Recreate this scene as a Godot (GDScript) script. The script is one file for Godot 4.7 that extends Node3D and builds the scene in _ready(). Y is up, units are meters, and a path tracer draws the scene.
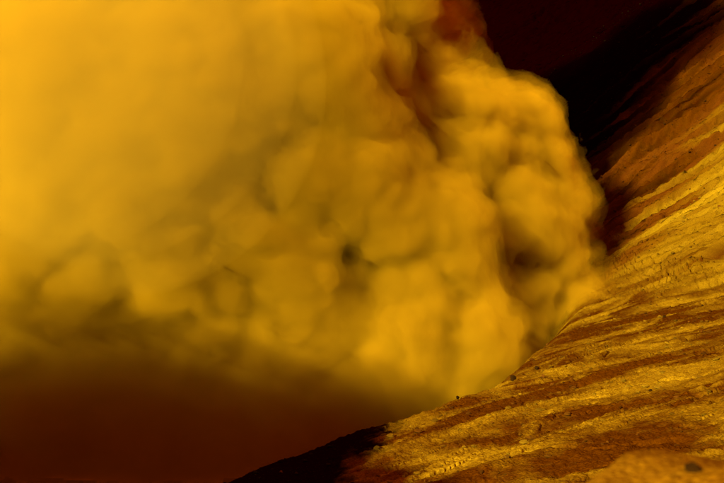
extends Node3D

# lobes of the plume: centre and radius
const LOBES := [
	Vector4(46, -56, -325, 11.2), Vector4(51, -68, -324, 9.1), Vector4(60, -98, -332, 8.3), Vector4(49, -87, -309, 8.8), Vector4(-20, -75, -273, 13.0), Vector4(40, -73, -314, 16.0),
	Vector4(54, -86, -328, 10.6), Vector4(52, -92, -308, 10.6), Vector4(40, -106, -296, 9.8), Vector4(27, -101, -272, 12.2), Vector4(14, -98, -270, 14.7), Vector4(13, -76, -285, 19.0),
	Vector4(26, -56, -312, 17.4), Vector4(12, -36, -326, 14.9), Vector4(19, -24, -338, 9.8), Vector4(1, -14, -322, 19.6), Vector4(31, -89, -302, 14.5), Vector4(35, -60, -328, 10.4),
	Vector4(-16, -28, -288, 21.5), Vector4(-7, -55, -284, 20.1), Vector4(-44, -34, -285, 27.4), Vector4(-76, -37, -285, 30.1), Vector4(-82, -72, -282, 28.1), Vector4(-44, -75, -280, 23.4),
	Vector4(-20, -93, -284, 20.8), Vector4(-5, -118, -286, 16.9), Vector4(18, -112, -270, 9.0), Vector4(-34, -125, -298, 22.3), Vector4(-66, -113, -292, 25.7), Vector4(-98, -116, -292, 27.2),
	Vector4(-91, -152, -300, 30.2), Vector4(-58, -151, -298, 28.5), Vector4(-24, -142, -294, 19.4), Vector4(-5, -134, -290, 12.7), Vector4(-62, -54, -276, 23.7), Vector4(31, -120, -290, 5.7),
	Vector4(59, -105, -322, 5.6), Vector4(-116, -40, -300, 30.3), Vector4(-121, -83, -300, 31.4), Vector4(-123, -135, -300, 32.8), Vector4(-73, -3, -300, 29.3), Vector4(-30, -3, -305, 27.1),
	Vector4(43, -75, -330, 19.2), Vector4(47, -102, -328, 14.5), Vector4(56, -76, -336, 10.1), Vector4(32, -79, -308, 14.6), Vector4(48, -106, -300, 11.6), Vector4(55, -103, -303, 7.9),
	Vector4(20, -49, -312, 15.0)]

# its rest above and behind, with hidden lobes added to shade the wall
const BEHIND := [
	Vector4(-73, 26, -310, 37.6), Vector4(-26, 27, -320, 36.1), Vector4(1, 35, -335, 27.4), Vector4(41, -71, -395, 21.3), Vector4(54, -108, -385, 16.9), Vector4(59, -91, -374, 10.6),
	Vector4(4, -39, -400, 25.5), Vector4(23, 60, -350, 32.6), Vector4(-29, 53, -310, 34.1), Vector4(-77, 51, -300, 33.0), Vector4(-162, -56, -310, 40.3), Vector4(-176, -121, -320, 43.7)]

# thin haze before the lobes
const VEILS := [
	Vector4(-75, -113, -250, 37.3), Vector4(-35, -118, -250, 32.5), Vector4(-8, -118, -255, 28.0)]

const PITCH := -15.0
var rng := RandomNumberGenerator.new()
var warp_noise := FastNoiseLite.new()
var gully_noise := FastNoiseLite.new()
var lump_noise := FastNoiseLite.new()
var grit_noise := FastNoiseLite.new()
var crust_noise := FastNoiseLite.new()
var billow_noise := FastNoiseLite.new()
var swirl_noise := FastNoiseLite.new()
var fray_noise := FastNoiseLite.new()


func noise(n: FastNoiseLite, from: int, freq: float, oct: int, kind := FastNoiseLite.TYPE_SIMPLEX_SMOOTH) -> void:
	n.seed = from
	n.frequency = freq
	n.noise_type = kind
	n.fractal_octaves = oct
	if oct == 1:
		n.fractal_type = FastNoiseLite.FRACTAL_NONE


func tag(o: Node, label: String, category := "", group := "", kind := "") -> void:
	o.set_meta("label", label)
	if category: o.set_meta("category", category)
	if group: o.set_meta("group", group)
	if kind: o.set_meta("kind", kind)


func soft_max(a: float, b: float, k: float) -> float:
	var h := maxf(k - absf(a - b), 0.0) / k
	return maxf(a, b) + h * h * k * 0.25


# ------------------------------------------------------------------ terrain
# x to the right, f = -z forward. The camera stands on the crater rim; a rubble slope falls away from it to the lip of the vent, and the
# crater wall rises beyond on the right.
func lip_x(f: float) -> float:
	var w := 1.5 * warp_noise.get_noise_1d(f * 3.0)
	if f < 106.0: return w + lerpf(-52.0, -20.0, f / 106.0)
	if f < 121.0: return w + lerpf(-20.0, -8.0, (f - 106.0) / 15.0)
	if f < 150.0: return w + lerpf(-8.0, 20.0, smoothstep(0.0, 1.0, (f - 121.0) / 29.0))
	if f < 318.0: return w + lerpf(20.0, 68.0, (f - 150.0) / 168.0)
	return w + lerpf(68.0, 20.0, minf((f - 318.0) / 200.0, 1.0))


func up_wall(x: float, f: float) -> float:
	# metres on the plan up from the foot of the wall
	return (0.91 * (x - 70.0) + 0.41 * (f - 318.0)) / 1.0053


func along_wall(x: float, f: float) -> float:
	return 257.5 + (-0.41 * (x - 70.0) + 0.92 * (f - 318.0)) / 1.0053


func height(x: float, f: float) -> float:
	# the slope and the wall meet in one concave sweep, each bringing its own relief
	var s := up_wall(x, f)
	var share := smoothstep(-22.0, 30.0, s)
	var y := soft_max(-15.8 + 0.235 * x - 0.339 * f, -107.0 + 0.6 * s, 44.0)
	if share < 1.0: y += (1.0 - share) * slope_relief(x, f)
	if share > 0.0: y += share * wall_relief(along_wall(x, f), s)
	y += 0.30 * lump_noise.get_noise_2d(x, f) + 0.14 * grit_noise.get_noise_2d(x, f)
	return y


func slope_relief(x: float, f: float) -> float:
	# long low swells that climb to the right, with shorter runnels and lumps on them
	var wx := warp_noise.get_noise_2d(x, f)
	var along := 0.94 * x + 0.35 * f
	var across := -0.35 * x + 0.94 * f + 8.0 * wx
	var y := 0.9 * gully_noise.get_noise_2d(across * 0.40, along * 0.11)
	y += 0.40 * gully_noise.get_noise_2d(across * 1.1 + 40.0, along * 0.28)
	var ledge := 1.0 - absf(gully_noise.get_noise_2d(across * 0.7 + 20.0, along * 0.2 - 70.0)) * 2.0
	y += 0.35 * ledge * ledge * ledge
	y -= 0.4 * smoothstep(0.07, 0.0, absf(gully_noise.get_noise_2d(across * 0.8 - 90.0, along * 0.3 + 50.0)))
	var fissure := absf(gully_noise.get_noise_2d(across * 1.9 + 500.0, along * 0.7))
	y -= 0.25 * smoothstep(0.09, 0.0, fissure) * clampf(0.5 + 2.0 * crust_noise.get_noise_2d(f, x), 0.0, 1.0)
	return y


func slope_y(x: float, f: float) -> float:
	var edge := lip_x(f) - x
	return maxf(height(x, f) - 1.15 * (edge + sqrt(edge * edge + 4.0)) * 0.5, -230.0)


func slope_color(x: float, f: float) -> Color:
	var along := 0.94 * x + 0.35 * f
	var across := -0.35 * x + 0.94 * f + 14.0 * warp_noise.get_noise_2d(x, f)
	var c := crust_noise.get_noise_2d(across * 1.3, along * 0.5)
	var e := grit_noise.get_noise_2d(x * 0.5, f * 0.5)
	var c2 := crust_noise.get_noise_2d(x * 2.2 - 80.0, f * 1.1 + 0.8 * x)
	var vein := 1.0 - absf(gully_noise.get_noise_2d(across * 0.7 + 20.0, along * 0.2 - 70.0)) * 2.2
	var t := clampf(0.13 + 0.9 * c + 0.22 * e + 0.6 * c2 + 0.55 * maxf(vein, 0.0) * vein * vein, 0.0, 1.0)
	var col := Color(0.085, 0.030, 0.0035).lerp(Color(0.30, 0.20, 0.018), t)
	# the nose of the slope on the left has its shadow painted near black
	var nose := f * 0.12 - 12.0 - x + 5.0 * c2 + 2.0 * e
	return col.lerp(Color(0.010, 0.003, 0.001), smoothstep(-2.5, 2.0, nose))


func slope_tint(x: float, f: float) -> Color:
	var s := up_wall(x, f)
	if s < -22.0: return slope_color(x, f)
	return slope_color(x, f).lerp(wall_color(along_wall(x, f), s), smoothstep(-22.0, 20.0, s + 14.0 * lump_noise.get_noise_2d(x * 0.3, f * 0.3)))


func wall_relief(across: float, s: float) -> float:
	var w := warp_noise.get_noise_2d(across * 0.7, s * 0.5)
	var a := across + 0.10 * s + 9.0 * w
	var y := 3.2 * (1.0 - 2.0 * absf(gully_noise.get_noise_2d(a * 0.42, s * 0.035 + 300.0)))
	y += 1.9 * (1.0 - 2.0 * absf(gully_noise.get_noise_2d(a * 1.1 + 90.0, s * 0.09 - 200.0)))
	y += 0.9 * gully_noise.get_noise_2d(a * 2.8 - 30.0, s * 0.3)
	y -= 1.8 * smoothstep(0.12, 0.0, absf(gully_noise.get_noise_2d(a * 3.1 + 900.0, s * 0.35 + 80.0)))
	y -= 1.4 * smoothstep(0.08, 0.0, absf(gully_noise.get_noise_2d(a * 1.6 + 400.0, s * 0.2)))
	var x := 70.0 + 0.92 * s - 0.41 * (across - 257.5)
	var f := 318.0 + 0.41 * s + 0.91 * (across - 257.5)
	return y + 0.9 * lump_noise.get_noise_2d(x * 0.9, f * 0.9) + 0.25 * grit_noise.get_noise_2d(x, f) - 1.2


func wall_point(across: float, s: float) -> Vector3:
	var x := 70.0 + 0.92 * s - 0.41 * (across - 257.5)
	var f := 318.0 + 0.41 * s + 0.91 * (across - 257.5)
	return Vector3(x, height(x, f) - 1.2 * smoothstep(12.0, 5.0, s), -f)


func wall_color(across: float, s: float) -> Color:
	var a := across + 0.10 * s + 9.0 * warp_noise.get_noise_2d(across * 0.7, s * 0.5)
	var c := crust_noise.get_noise_2d(a * 1.8, s * 0.22)
	var fine := gully_noise.get_noise_2d(a * 1.6, s * 0.07 + 55.0)
	var streak := gully_noise.get_noise_2d(a * 0.7 + 60.0, s * 0.04)
	var t := clampf(0.62 + 0.9 * c + 0.35 * fine, 0.0, 1.0)
	var col := Color(0.085, 0.032, 0.004).lerp(Color(0.33, 0.235, 0.02), t)
	# beyond a ragged edge the rock is brown, then nears black as painted shadow
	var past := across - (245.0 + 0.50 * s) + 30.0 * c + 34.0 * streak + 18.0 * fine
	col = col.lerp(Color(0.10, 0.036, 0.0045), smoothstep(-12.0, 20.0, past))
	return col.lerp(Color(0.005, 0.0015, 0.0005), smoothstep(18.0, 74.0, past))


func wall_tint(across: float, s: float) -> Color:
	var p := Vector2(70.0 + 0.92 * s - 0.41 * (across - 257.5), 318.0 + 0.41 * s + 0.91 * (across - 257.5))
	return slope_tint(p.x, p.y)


func grid_mesh(v: PackedVector3Array, c: PackedColorArray, nu: int, nv: int, flip: bool) -> ArrayMesh:
	var n := PackedVector3Array()
	n.resize(nu * nv)
	var side := -1.0 if flip else 1.0
	for j in nv:
		for i in nu:
			var e := v[j * nu + mini(i + 1, nu - 1)] - v[j * nu + maxi(i - 1, 0)]
			var g := v[mini(j + 1, nv - 1) * nu + i] - v[maxi(j - 1, 0) * nu + i]
			n[j * nu + i] = e.cross(g).normalized() * side
	var ix := PackedInt32Array()
	ix.resize((nu - 1) * (nv - 1) * 6)
	var k := 0
	for j in nv - 1:
		for i in nu - 1:
			var q := j * nu + i
			var r := q + 1
			var t := q + nu
			if flip:
				r = q + nu
				t = q + 1
			ix[k] = q
			ix[k + 1] = t
			ix[k + 2] = r
			ix[k + 3] = r
			ix[k + 4] = t
			ix[k + 5] = q + nu + 1
			k += 6
	var arr := []
	arr.resize(Mesh.ARRAY_MAX)
	arr[Mesh.ARRAY_VERTEX] = v
	arr[Mesh.ARRAY_NORMAL] = n
	arr[Mesh.ARRAY_COLOR] = c
	arr[Mesh.ARRAY_INDEX] = ix
	var am := ArrayMesh.new()
	am.add_surface_from_arrays(Mesh.PRIMITIVE_TRIANGLES, arr)
	return am


func ground(called: String, am: ArrayMesh, m: Material, label: String) -> void:
	var o := MeshInstance3D.new()
	o.name = called
	o.mesh = am
	o.material_override = m
	add_child(o, true)
	tag(o, label, "", "", "structure")


func build_terrain() -> void:
	var m := ground_material(11.0, 0.11)
	var az := PackedFloat32Array()
	var a := -60.0
	while a < 60.0:
		az.append(deg_to_rad(a))
		a += 0.045 if a > -9.5 and a < 19.5 else 0.15 if a > -20.0 and a < 30.0 else 1.0
	var di := PackedFloat32Array()
	var d := 30.0
	while d < 600.0:
		di.append(d)
		d *= 1.0035 if d > 52.0 and d < 345.0 else 1.02
	var v := PackedVector3Array()
	var c := PackedColorArray()
	v.resize(az.size() * di.size())
	c.resize(az.size() * di.size())
	var k := 0
	for j in di.size():
		for i in az.size():
			var x := di[j] * sin(az[i])
			var f := di[j] * cos(az[i])
			v[k] = Vector3(x, slope_y(x, f) - 5.0 * smoothstep(12.0, 18.0, up_wall(x, f)), -f)
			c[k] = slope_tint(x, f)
			k += 1
	ground("ground_slope", grid_mesh(v, c, az.size(), di.size(), false), m, "ochre and brown rubble slope running down to the lip of the smoking vent")

	var ac := PackedFloat32Array()
	a = 60.0
	while a < 800.0:
		ac.append(a)
		a += 0.6 if a > 225.0 and a < 620.0 else 6.0
	var up := PackedFloat32Array()
	d = 3.5
	while d < 420.0:
		up.append(d)
		d += 1.1 if d > -12.0 and d < 190.0 else 8.0
	v.resize(ac.size() * up.size())
	c.resize(ac.size() * up.size())
	k = 0
	for j in up.size():
		for i in ac.size():
			v[k] = wall_point(ac[i], up[j])
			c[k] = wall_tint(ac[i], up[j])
			k += 1
	ground("crater_wall", grid_mesh(v, c, ac.size(), up.size(), true), m, "steep gullied crater wall rising behind the smoke into shadow")
	build_rim()


# the rim: a crest line through the camera's foothold, falling to the crater on one side and away on the other
const RIM := [
	Vector3(-330, 62, 420), Vector3(-310, 20, 300), Vector3(-255, -8, 170), Vector3(-175, -14, 82), Vector3(-105, 11, 58), Vector3(-58, 5, 38), Vector3(-34, -1.0, 22),
	Vector3(-14, -2.8, 9), Vector3(-4, -2.2, 1), Vector3(0, -1.75, -0.6), Vector3(1.3, -2.1, 1.5), Vector3(2.55, -2.9, 5.5), Vector3(7, -6.1, 8), Vector3(30, 4, 8), Vector3(80, 18, 30), Vector3(170, 45, 120)]

func build_rim() -> void:
	var line := Curve3D.new()
	for i in RIM.size():
		var t: Vector3 = (RIM[mini(i + 1, RIM.size() - 1)] - RIM[maxi(i - 1, 0)]) / 6.0
		var before: float = RIM[i].distance_to(RIM[maxi(i - 1, 0)])
		var after: float = RIM[i].distance_to(RIM[mini(i + 1, RIM.size() - 1)])
		t = t.normalized()
		line.add_point(RIM[i], -t * before / 3.0, t * after / 3.0)
	line.bake_interval = 0.5
	var at := line.get_closest_offset(Vector3.ZERO)
	var ss := PackedFloat32Array()
	var s := 0.0
	while s < line.get_baked_length():
		ss.append(s)
		var away := absf(s - at - 3.0)
		s += 0.06 if away < 7.0 else 0.3 if away < 30.0 else 1.5
	var ww := PackedFloat32Array()
	var w := -120.0
	while w < 90.0:
		ww.append(w)
		w += 0.06 if absf(w) < 4.0 else 0.5 if absf(w) < 14.0 else 4.0
	var v := PackedVector3Array()
	var c := PackedColorArray()
	for q in ss:
		var p := line.sample_baked(q, true)
		var t := line.sample_baked(minf(q + 4.0, line.get_baked_length())) - line.sample_baked(maxf(q - 4.0, 0.0))
		var out := Vector3(t.z, 0, -t.x).normalized()
		for r in ww:
			# r > 0 on the crater side
			var x := p.x - out.x * r
			var f := p.z - out.z * r
			var big := clampf(absf(q - at - 3.0) / 25.0, 0.0, 1.0)
			var fall := 0.0
			if r > 0.0: fall = 0.30 * r + lerpf(0.75, 1.6, big) * maxf(r - 1.0, 0.0)
			else: fall = -0.22 * r - 0.3 * minf(r + 3.0, 0.0)
			var y := p.y - fall + big * 6.0 * lump_noise.get_noise_2d(x * 0.35, f * 0.35) + 0.10 * lump_noise.get_noise_2d(x * 5.0, f * 5.0) + 0.014 * lump_noise.get_noise_2d(x * 22.0, f * 22.0)
			v.append(Vector3(x, y, -f))
			c.append(slope_tint(x * 6.0 + 30.0, f * 6.0).lerp(Color(0.20, 0.09, 0.009), 0.6))
	ground("rim_ground", grid_mesh(v, c, ww.size(), ss.size(), false), ground_material(2.0, 0.6), "ochre crater rim ground, out of focus in the bottom right corner")


func noise_texture(n: FastNoiseLite, size: int, low: Color, high: Color) -> NoiseTexture2D:
	var t := NoiseTexture2D.new()
	t.width = size
	t.height = size
	t.seamless = true
	t.noise = n
	var g := Gradient.new()
	g.set_color(0, low)
	g.set_color(1, high)
	t.color_ramp = g
	return t


func ground_material(relief: float, repeats: float) -> StandardMaterial3D:
	var m := StandardMaterial3D.new()
	m.resource_name = "ash and sulphur crust"
	m.vertex_color_use_as_albedo = true
	m.roughness = 1.0
	m.metallic_specular = 0.0
	var pits := FastNoiseLite.new()
	noise(pits, 61, 0.03, 5)
	m.albedo_texture = noise_texture(pits, 1024, Color(0.55, 0.5, 0.45), Color.WHITE)
	var stones := FastNoiseLite.new()
	noise(stones, 71, 0.035, 3, FastNoiseLite.TYPE_CELLULAR)
	m.heightmap_enabled = true
	m.heightmap_texture = noise_texture(stones, 1024, Color.WHITE, Color.BLACK)
	m.heightmap_scale = relief
	m.uv1_triplanar = true
	m.uv1_world_triplanar = true
	m.uv1_scale = Vector3.ONE * repeats
	return m


# ------------------------------------------------------------------ rocks
func rock_mesh(from: int, rings: int, flat: float) -> ArrayMesh:
	# a chipped stone: a ball cut by a dozen random planes, faces left sharp
	var r := RandomNumberGenerator.new()
	r.seed = from
	var cuts: Array[Plane] = []
	for k in 13:
		cuts.append(Plane(Vector3(r.randfn(), r.randfn(), r.randfn()).normalized(), r.randf_range(0.45, 0.9)))
	var st := SurfaceTool.new()
	st.begin(Mesh.PRIMITIVE_TRIANGLES)
	st.set_smooth_group(-1)
	var pts := []
	for j in rings + 1:
		var row := []
		for i in rings * 2:
			var th := PI * j / rings
			var ph := TAU * i / (rings * 2) + (0.3 if j % 2 else 0.0)
			var dir := Vector3(sin(th) * cos(ph), cos(th), sin(th) * sin(ph))
			var reach := 1.0
			for c in cuts:
				var along := c.normal.dot(dir)
				if along > 0.05: reach = minf(reach, c.d / along)
			row.append(dir * reach * Vector3(1.0, flat, 0.8) * 0.5 + Vector3(0, flat * 0.28, 0))
		pts.append(row)
	for j in rings:
		for i in rings * 2:
			var n: int = (i + 1) % (rings * 2)
			for p in [pts[j][i], pts[j][n], pts[j + 1][i], pts[j][n], pts[j + 1][n], pts[j + 1][i]]: st.add_vertex(p)
	st.generate_normals()
	return st.commit()


func slope_spot(near: float, far: float) -> Vector3:
	for tries in 60:
		var f := near * pow(far / near, rng.randf())
		var x := rng.randf_range(-0.12, 0.42) * f
		if x < lip_x(f) - 1.0: continue
		if 0.9 * (x - 70.0) + 0.41 * (f - 318.0) > -4.0: continue
		return Vector3(x, slope_y(x, f), -f)
	return Vector3(30, slope_y(30, 120), -120)


func rock_turn() -> Basis:
	return Basis.from_euler(Vector3(rng.randf_range(-0.35, 0.35), rng.randf_range(-PI, PI), rng.randf_range(-0.35, 0.35)))


func rock_material(c: Color) -> StandardMaterial3D:
	var m := StandardMaterial3D.new()
	m.resource_name = "lava rock"
	m.albedo_color = c.linear_to_srgb()
	m.roughness = 0.95
	m.metallic_specular = 0.2
	var pits := FastNoiseLite.new()
	noise(pits, 81, 0.05, 4)
	if not rock_grain: rock_grain = noise_texture(pits, 256, Color(0.45, 0.42, 0.4), Color.WHITE)
	m.albedo_texture = rock_grain
	m.uv1_triplanar = true
	m.uv1_scale = Vector3(1.3, 1.3, 1.3)
	return m


var rock_grain: NoiseTexture2D

func rock(called: String, mesh: Mesh, m: Material, at: Vector3, size: float, label: String, group := "") -> void:
	var o := MeshInstance3D.new()
	o.name = called
	o.mesh = mesh
	o.material_override = m
	o.transform = Transform3D(rock_turn().scaled(Vector3.ONE * size), at)
	add_child(o, true)
	tag(o, label, "rock" if called != "boulder" else "boulder", group)


func rubble(called: String, label: String, mesh: Mesh, m: Material, places: Array[Transform3D], tints: PackedColorArray) -> void:
	var mm := MultiMesh.new()
	mm.transform_format = MultiMesh.TRANSFORM_3D
	mm.use_colors = true
	mm.mesh = mesh
	mm.instance_count = places.size()
	for i in places.size():
		mm.set_instance_transform(i, places[i])
		mm.set_instance_color(i, tints[i])
	var o := MultiMeshInstance3D.new()
	o.name = called
	o.multimesh = mm
	o.material_override = m
	add_child(o, true)
	tag(o, label, "rubble", "", "stuff")


func build_rocks() -> void:
	var shapes: Array[ArrayMesh] = []
	for k in 6: shapes.append(rock_mesh(100 + k, 7, 0.55 + 0.06 * k))
	var dark := rock_material(Color(0.03, 0.012, 0.003))
	var brown := rock_material(Color(0.14, 0.055, 0.009))
	var pale := rock_material(Color(0.42, 0.28, 0.03))
	rock("boulder", shapes[0], dark, Vector3(22.4, slope_y(22.4, 150.0), -150.0), 1.7, "largest dark boulder on the lip of the slope, right against the smoke")
	rock("boulder", shapes[1], dark, Vector3(27.0, slope_y(27.0, 158.0), -158.0), 1.1, "dark boulder just right of the largest one on the lip")
	rock("boulder", shapes[2], dark, Vector3(13.0, slope_y(13.0, 138.0), -138.0), 0.9, "lone dark boulder low on the lip, left of the largest one")
	for k in 26:
		var p := slope_spot(58.0, 130.0)
		var size := rng.randf_range(0.25, 0.6)
		var kind := "dark" if k % 5 == 0 else "brown"
		var where := "on the lip of the slope" if p.x < lip_x(-p.z) + 6.0 else "in the middle of the near slope" if -p.z > 85.0 else "low on the near slope above the rim"
		rock("boulder", shapes[k % 6], dark if k % 5 == 0 else brown, p, size, "%s %s boulder half sunk %s" % ["small" if size < 0.42 else "big", kind, where], "boulders strewn over the near slope")
	for k in 30:
		var p := slope_spot(130.0, 310.0)
		var size := rng.randf_range(0.5, 1.1)
		var kind := "dark" if k % 5 == 0 else "brown"
		var where := "beside the smoke on the lip" if p.x < lip_x(-p.z) + 9.0 else "below the foot of the crater wall" if -p.z > 200.0 else "on the open far slope"
		rock("boulder", shapes[k % 6], dark if k % 5 == 0 else brown, p, size, "%s %s boulder lying %s" % ["small" if size < 0.8 else "big", kind, where], "boulders strewn over the far slope")
	for k in 24:
		var s := rng.randf_range(2.0, 90.0)
		var p := wall_point(rng.randf_range(240.0, 296.0), s)
		var size := rng.randf_range(0.7, 1.4)
		var kind := "brown" if k % 3 else "dark"
		rock("boulder", shapes[k % 6], brown if k % 3 else dark, p, size, "%s %s block lodged %s" % ["small" if size < 1.0 else "big", kind, "low on the gullied crater wall" if s < 30.0 else "halfway up the gullied crater wall" if s < 60.0 else "high on the gullied crater wall"], "blocks lodged on the crater wall")
	rock("dark_stone", shapes[3], dark, Vector3(1.77, -2.735, -5.33), 0.17, "small dark stone on the blurred rim ground in the corner")
	var small := rock_mesh(140, 4, 0.7)
	var bare := rock_material(Color.WHITE)
	bare.vertex_color_use_as_albedo = true
	var places: Array[Transform3D] = []
	var tints := PackedColorArray()
	for k in 15000:
		var p := slope_spot(52.0, 330.0)
		var size := 0.00055 * -p.z * pow(rng.randf(), -0.5) * rng.randf_range(0.7, 1.3)
		places.append(Transform3D(rock_turn().scaled(Vector3(1.3, 0.8, 1.0) * minf(size, 0.9)), p))
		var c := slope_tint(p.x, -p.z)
		tints.append(c * rng.randf_range(0.6, 1.25))
	rubble("slope_rubble", "loose brown and ochre rubble scattered over the slope", small, bare, places, tints)
	places = []
	tints = PackedColorArray()
	for k in 9000:
		var across := rng.randf_range(235.0, 420.0)
		var s := rng.randf_range(-4.0, 150.0)
		var size := 0.26 * pow(rng.randf(), -0.4)
		places.append(Transform3D(rock_turn().scaled(Vector3.ONE * minf(size, 1.5)), wall_point(across, s)))
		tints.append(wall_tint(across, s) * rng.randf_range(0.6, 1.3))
	rubble("wall_rubble", "loose stones caught in the gullies of the crater wall", small, bare, places, tints)


# ------------------------------------------------------------------ smoke
# The plume is a distance field: lobes joined smoothly and roughened into billows. Nested level surfaces of it, each filled with thin
# smoke, make it denser inwards; the innermost is too thick to see through.
const CELL := 1.4
const LOW := Vector3(-125, -146, -366)
const HIGH := Vector3(82, 34, -214)
# metres outside the field's surface, extra smoke inside it per metre, how much it frays
const LEVELS := [Vector3(6.6, 0.008, 4.4), Vector3(5.2, 0.013, 4.3), Vector3(3.8, 0.018, 4.2), Vector3(2.4, 0.026, 4.1), Vector3(1.0, 0.034, 4.0), Vector3(-0.8, 0.044, 4.0), Vector3(-3.0, 0.056, 3.4), Vector3(-6.0, 0.075, 2.6), Vector3(-9.5, 0.1, 1.2)]
const CORE := -13.0

var nx: int
var ny: int
var nz: int
var field := PackedFloat32Array()
var near_cells := PackedInt32Array()


func fill_field() -> void:
	nx = int((HIGH.x - LOW.x) / CELL) + 1
	ny = int((HIGH.y - LOW.y) / CELL) + 1
	nz = int((HIGH.z - LOW.z) / CELL) + 1
	var sy := nx
	var sz := nx * ny
	field.resize(nx * ny * nz)
	field.fill(40.0)
	for l in LOBES:
		var c := (Vector3(l.x, l.y, l.z) - LOW) / CELL
		var r: float = l.w * 0.92
		var reach := (r + 24.0) / CELL
		for z in range(maxi(0, int(c.z - reach)), mini(nz, int(c.z + reach) + 1)):
			for y in range(maxi(0, int(c.y - reach)), mini(ny, int(c.y + reach) + 1)):
				var row := z * sz + y * sy
				var zy := (z - c.z) * (z - c.z) + (y - c.y) * (y - c.y)
				if zy > reach * reach: continue
				var half := sqrt(reach * reach - zy)
				for x in range(maxi(0, int(c.x - half)), mini(nx, int(c.x + half) + 1)):
					var d := sqrt(zy + (x - c.x) * (x - c.x)) * CELL - r
					var was := field[row + x]
					var h := maxf(7.0 - absf(d - was), 0.0)
					field[row + x] = minf(d, was) - h * h * 0.0357
	for z in nz:
		for y in ny:
			var row := z * sz + y * sy
			for x in nx:
				var f := field[row + x]
				if f > 24.0 or f < -14.0: continue
				if x < 2 or y < 2 or z < 2 or x > nx - 4 or y > ny - 4 or z > nz - 4:
					field[row + x] = 40.0
					continue
				near_cells.append(row + x)
				var px := LOW.x + x * CELL
				var py := LOW.y + y * CELL
				var pz := LOW.z + z * CELL
				var w := 7.0 * swirl_noise.get_noise_3d(px, py, pz)
				var b := absf(billow_noise.get_noise_3d(px + w, py + w, pz - w))
				var b2 := absf(billow_noise.get_noise_3d(px * 2.6 + 2.0 * w, py * 2.6 - w, pz * 2.6 + 200.0))
				var b3 := absf(billow_noise.get_noise_3d(px * 6.0 - 300.0 + 2.0 * w, py * 6.0, pz * 6.0))
				var swell := 4.6 - 10.5 * b - 6.8 * b2 - 3.6 * b3
				if swell < -2.0: swell = -2.0 + (swell + 2.0) * 0.55
				field[row + x] = f + swell
	for z in nz:
		for y in ny:
			for x in nx:
				if x < 2 or y < 2 or z < 2 or x > nx - 4 or y > ny - 4 or z > nz - 4: field[z * sz + y * sy + x] = 40.0


func level_mesh(offset: float, frayed: float, with_normals: bool) -> ArrayMesh:
	# surface nets: one vertex in each cell that the surface crosses, one quad round each crossed edge
	var sx := 1
	var sy := nx
	var sz := nx * ny
	var g := field.duplicate()
	for q in near_cells:
		var f := field[q] - offset
		# every level frays in its own way, so that no outline repeats from one to the next
		if frayed > 0.0 and absf(f) < frayed + 5.0: f += frayed * fray_noise.get_noise_3d(q % nx * CELL + offset * 31.0, (q / nx) % ny * CELL, q / sz * CELL)
		g[q] = f
	var v := PackedVector3Array()
	var n := PackedVector3Array()
	var ix := PackedInt32Array()
	var at := PackedInt32Array()
	at.resize(g.size())
	at.fill(-1)
	var used := PackedInt32Array()
	var corner := [0, sx, sy, sx + sy, sz, sx + sz, sy + sz, sx + sy + sz]
	var seen := {}
	for near in near_cells:
		var g0 := g[near]
		if g0 > 9.0 or g0 < -9.0: continue
		for k in 8:
			var q: int = near - corner[k]
			if k > 0 and (g[q] <= 9.0 and g[q] >= -9.0): continue
			if at[q] != -1: continue
			var x := q % nx
			if x > nx - 2: continue
			var s := g[q] < 0.0
			if (g[q + sx] < 0.0) == s and (g[q + sy] < 0.0) == s and (g[q + sx + sy] < 0.0) == s and (g[q + sz] < 0.0) == s and (g[q + sx + sz] < 0.0) == s and (g[q + sy + sz] < 0.0) == s and (g[q + sx + sy + sz] < 0.0) == s: continue
			var sum := Vector3.ZERO
			var count := 0.0
			for j in 8:
				var f0 := g[q + corner[j]]
				for bit in [1, 2, 4]:
					if j & bit: continue
					var f1 := g[q + corner[j | bit]]
					if (f0 < 0.0) == (f1 < 0.0): continue
					var t := f0 / (f0 - f1)
					sum += Vector3((j & 1) + (t if bit == 1 else 0.0), ((j >> 1) & 1) + (t if bit == 2 else 0.0), (j >> 2) + (t if bit == 4 else 0.0))
					count += 1.0
			at[q] = v.size()
			used.append(q)
			v.append(LOW + (Vector3(x, (q / nx) % ny, q / sz) + sum / count) * CELL)
			if with_normals: n.append(Vector3(g[q + sx] - g[q], g[q + sy] - g[q], g[q + sz] - g[q]).normalized())
	for q in used:
		var a0 := g[q] < 0.0
		for axis in 3:
			var step: int = sx if axis == 0 else sy if axis == 1 else sz
			if a0 == (g[q + step] < 0.0): continue
			var u: int = sy if axis == 0 else sz if axis == 1 else sx
			var w: int = sz if axis == 0 else sx if axis == 1 else sy
			var c0 := at[q]
			var c1 := at[q - u]
			var c2 := at[q - u - w]
			var c3 := at[q - w]
			if c1 < 0 or c2 < 0 or c3 < 0: continue
			if a0: ix.append_array(PackedInt32Array([c0, c2, c1, c0, c3, c2]))
			else: ix.append_array(PackedInt32Array([c0, c1, c2, c0, c2, c3]))
	var arr := []
	arr.resize(Mesh.ARRAY_MAX)
	arr[Mesh.ARRAY_VERTEX] = v
	if with_normals: arr[Mesh.ARRAY_NORMAL] = n
	arr[Mesh.ARRAY_INDEX] = ix
	var am := ArrayMesh.new()
	am.add_surface_from_arrays(Mesh.PRIMITIVE_TRIANGLES, arr)
	return am


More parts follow.
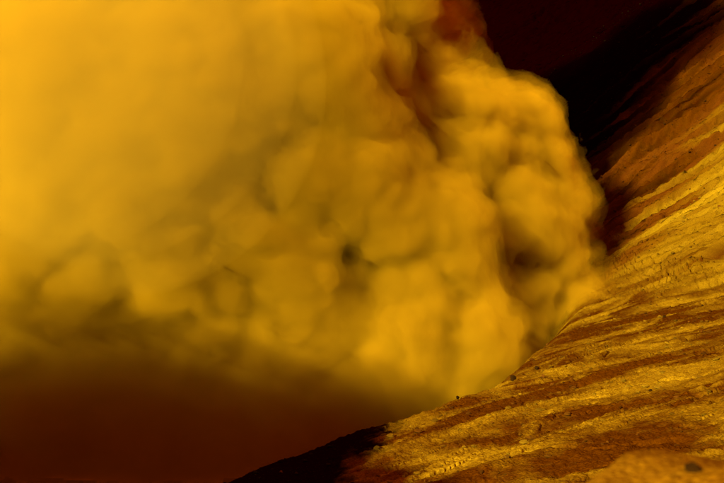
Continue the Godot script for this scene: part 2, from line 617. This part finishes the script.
func build_smoke() -> void:
	fill_field()
	var plume := MeshInstance3D.new()
	plume.name = "smoke_plume"
	plume.mesh = level_mesh(CORE, 0.0, true)
	var m := StandardMaterial3D.new()
	m.resource_name = "thick smoke"
	m.albedo_color = Color(0.17, 0.10, 0.009).linear_to_srgb()
	m.roughness = 1.0
	m.metallic_specular = 0.0
	plume.material_override = m
	add_child(plume, true)
	tag(plume, "thick billowing yellow smoke plume filling the crater beside the dark wall", "smoke", "", "stuff")
	for l in LEVELS:
		var o := MeshInstance3D.new()
		o.name = "smoke_layer"
		o.mesh = level_mesh(l.x, l.z, false)
		o.material_override = smoke(l.y)
		plume.add_child(o, true)
	for l in BEHIND:
		for k in 2:
			fog(plume, Vector3(l.x, l.y, l.z), l.w * (1.1 - 0.3 * k), 1.2 / l.w)
	for l in VEILS:
		for k in 3:
			fog(plume, Vector3(l.x, l.y, l.z), l.w * (1.4 - 0.36 * k), 0.08 / l.w)
	# paler, yellower smoke, nearest on the left
	for k in 5:
		fog(plume, Vector3(-62, -28, -252), 54.0 - 7.5 * k, 0.003, Color(0.97, 0.66, 0.12))
	# unseen smoke banks added sunward so their soft shadow covers the foot of the plume
	for bank in [[Vector3(-152, -66, -166), Vector3(88, 52, 30), 0.026], [Vector3(-114, -32, -128), Vector3(36, 36, 24), 0.028], [Vector3(-80, -44, -140), Vector3(26, 27, 20), 0.024]]:
		for k in 5:
			var o := FogVolume.new()
			o.name = "added_smoke_bank"
			o.shape = RenderingServer.FOG_VOLUME_SHAPE_ELLIPSOID
			o.size = bank[1] * 2.0 * (1.0 - 0.18 * k)
			o.position = bank[0]
			o.material = smoke(bank[2])
			plume.add_child(o, true)


var fog_materials := {}
func smoke(density: float, tone := Color(0.95, 0.56, 0.032)) -> FogMaterial:
	var key := "%.4f %.3f" % [density, tone.g]
	if not fog_materials.has(key):
		var m := FogMaterial.new()
		m.albedo = tone.linear_to_srgb()
		m.density = density
		m.resource_name = "smoke"
		fog_materials[key] = m
	return fog_materials[key]


func fog(parent: Node3D, at: Vector3, r: float, density: float, tone := Color(0.95, 0.56, 0.032)) -> void:
	var o := FogVolume.new()
	o.name = "smoke_veil"
	o.shape = RenderingServer.FOG_VOLUME_SHAPE_ELLIPSOID
	o.size = Vector3(rng.randf_range(0.85, 1.2), rng.randf_range(0.85, 1.2), rng.randf_range(0.85, 1.2)) * r * 2.0
	o.position = at
	o.rotation = Vector3(rng.randf_range(-1, 1), rng.randf_range(-3, 3), rng.randf_range(-1, 1))
	o.material = smoke(density, tone)
	parent.add_child(o, true)


func _ready() -> void:
	rng.seed = 7
	var cam := Camera3D.new()
	cam.name = "camera"
	cam.fov = 25.0
	cam.near = 0.1
	cam.far = 3000.0
	cam.rotation_degrees = Vector3(PITCH, 0, 0)
	var lens := CameraAttributesPhysical.new()
	lens.frustum_focal_length = 54.13
	lens.frustum_focus_distance = 200.0
	lens.exposure_aperture = 2.0
	cam.attributes = lens
	add_child(cam)
	cam.current = true
	var env := Environment.new()
	env.background_mode = Environment.BG_SKY
	var sky := Sky.new()
	var sm := ProceduralSkyMaterial.new()
	sm.sky_top_color = Color(0.56, 0.235, 0.035)
	sm.sky_horizon_color = Color(0.61, 0.265, 0.045)
	sm.ground_bottom_color = Color(0.02, 0.01, 0.005)
	sm.ground_horizon_color = Color(0.10, 0.04, 0.01)
	sky.sky_material = sm
	env.sky = sky
	env.background_energy_multiplier = 1.0
	env.tonemap_mode = Environment.TONE_MAPPER_LINEAR
	env.tonemap_exposure = 3.5
	env.sdfgi_enabled = true
	env.ssao_enabled = true
	env.ssil_enabled = true
	env.volumetric_fog_enabled = true
	env.volumetric_fog_density = 0.0
	var we := WorldEnvironment.new()
	we.name = "environment"
	we.environment = env
	add_child(we)
	var sun := DirectionalLight3D.new()
	sun.name = "sun"
	sun.light_color = Color(1.0, 0.90, 0.40)
	sun.light_energy = 1.5
	sun.light_angular_distance = 1.2
	sun.shadow_enabled = true
	var to_sun := Vector3(-0.56, 0.52, 0.64).normalized()
	sun.look_at_from_position(to_sun * 100.0, Vector3.ZERO, Vector3.UP)
	add_child(sun)

	noise(warp_noise, 3, 0.02, 2)
	noise(gully_noise, 11, 0.11, 3)
	noise(lump_noise, 21, 0.12, 4)
	noise(grit_noise, 31, 0.9, 2)
	noise(crust_noise, 41, 0.035, 3)
	noise(billow_noise, 51, 0.028, 1)
	noise(swirl_noise, 53, 0.02, 2)
	noise(fray_noise, 57, 0.06, 4)
	build_terrain()
	build_rocks()
	build_smoke()
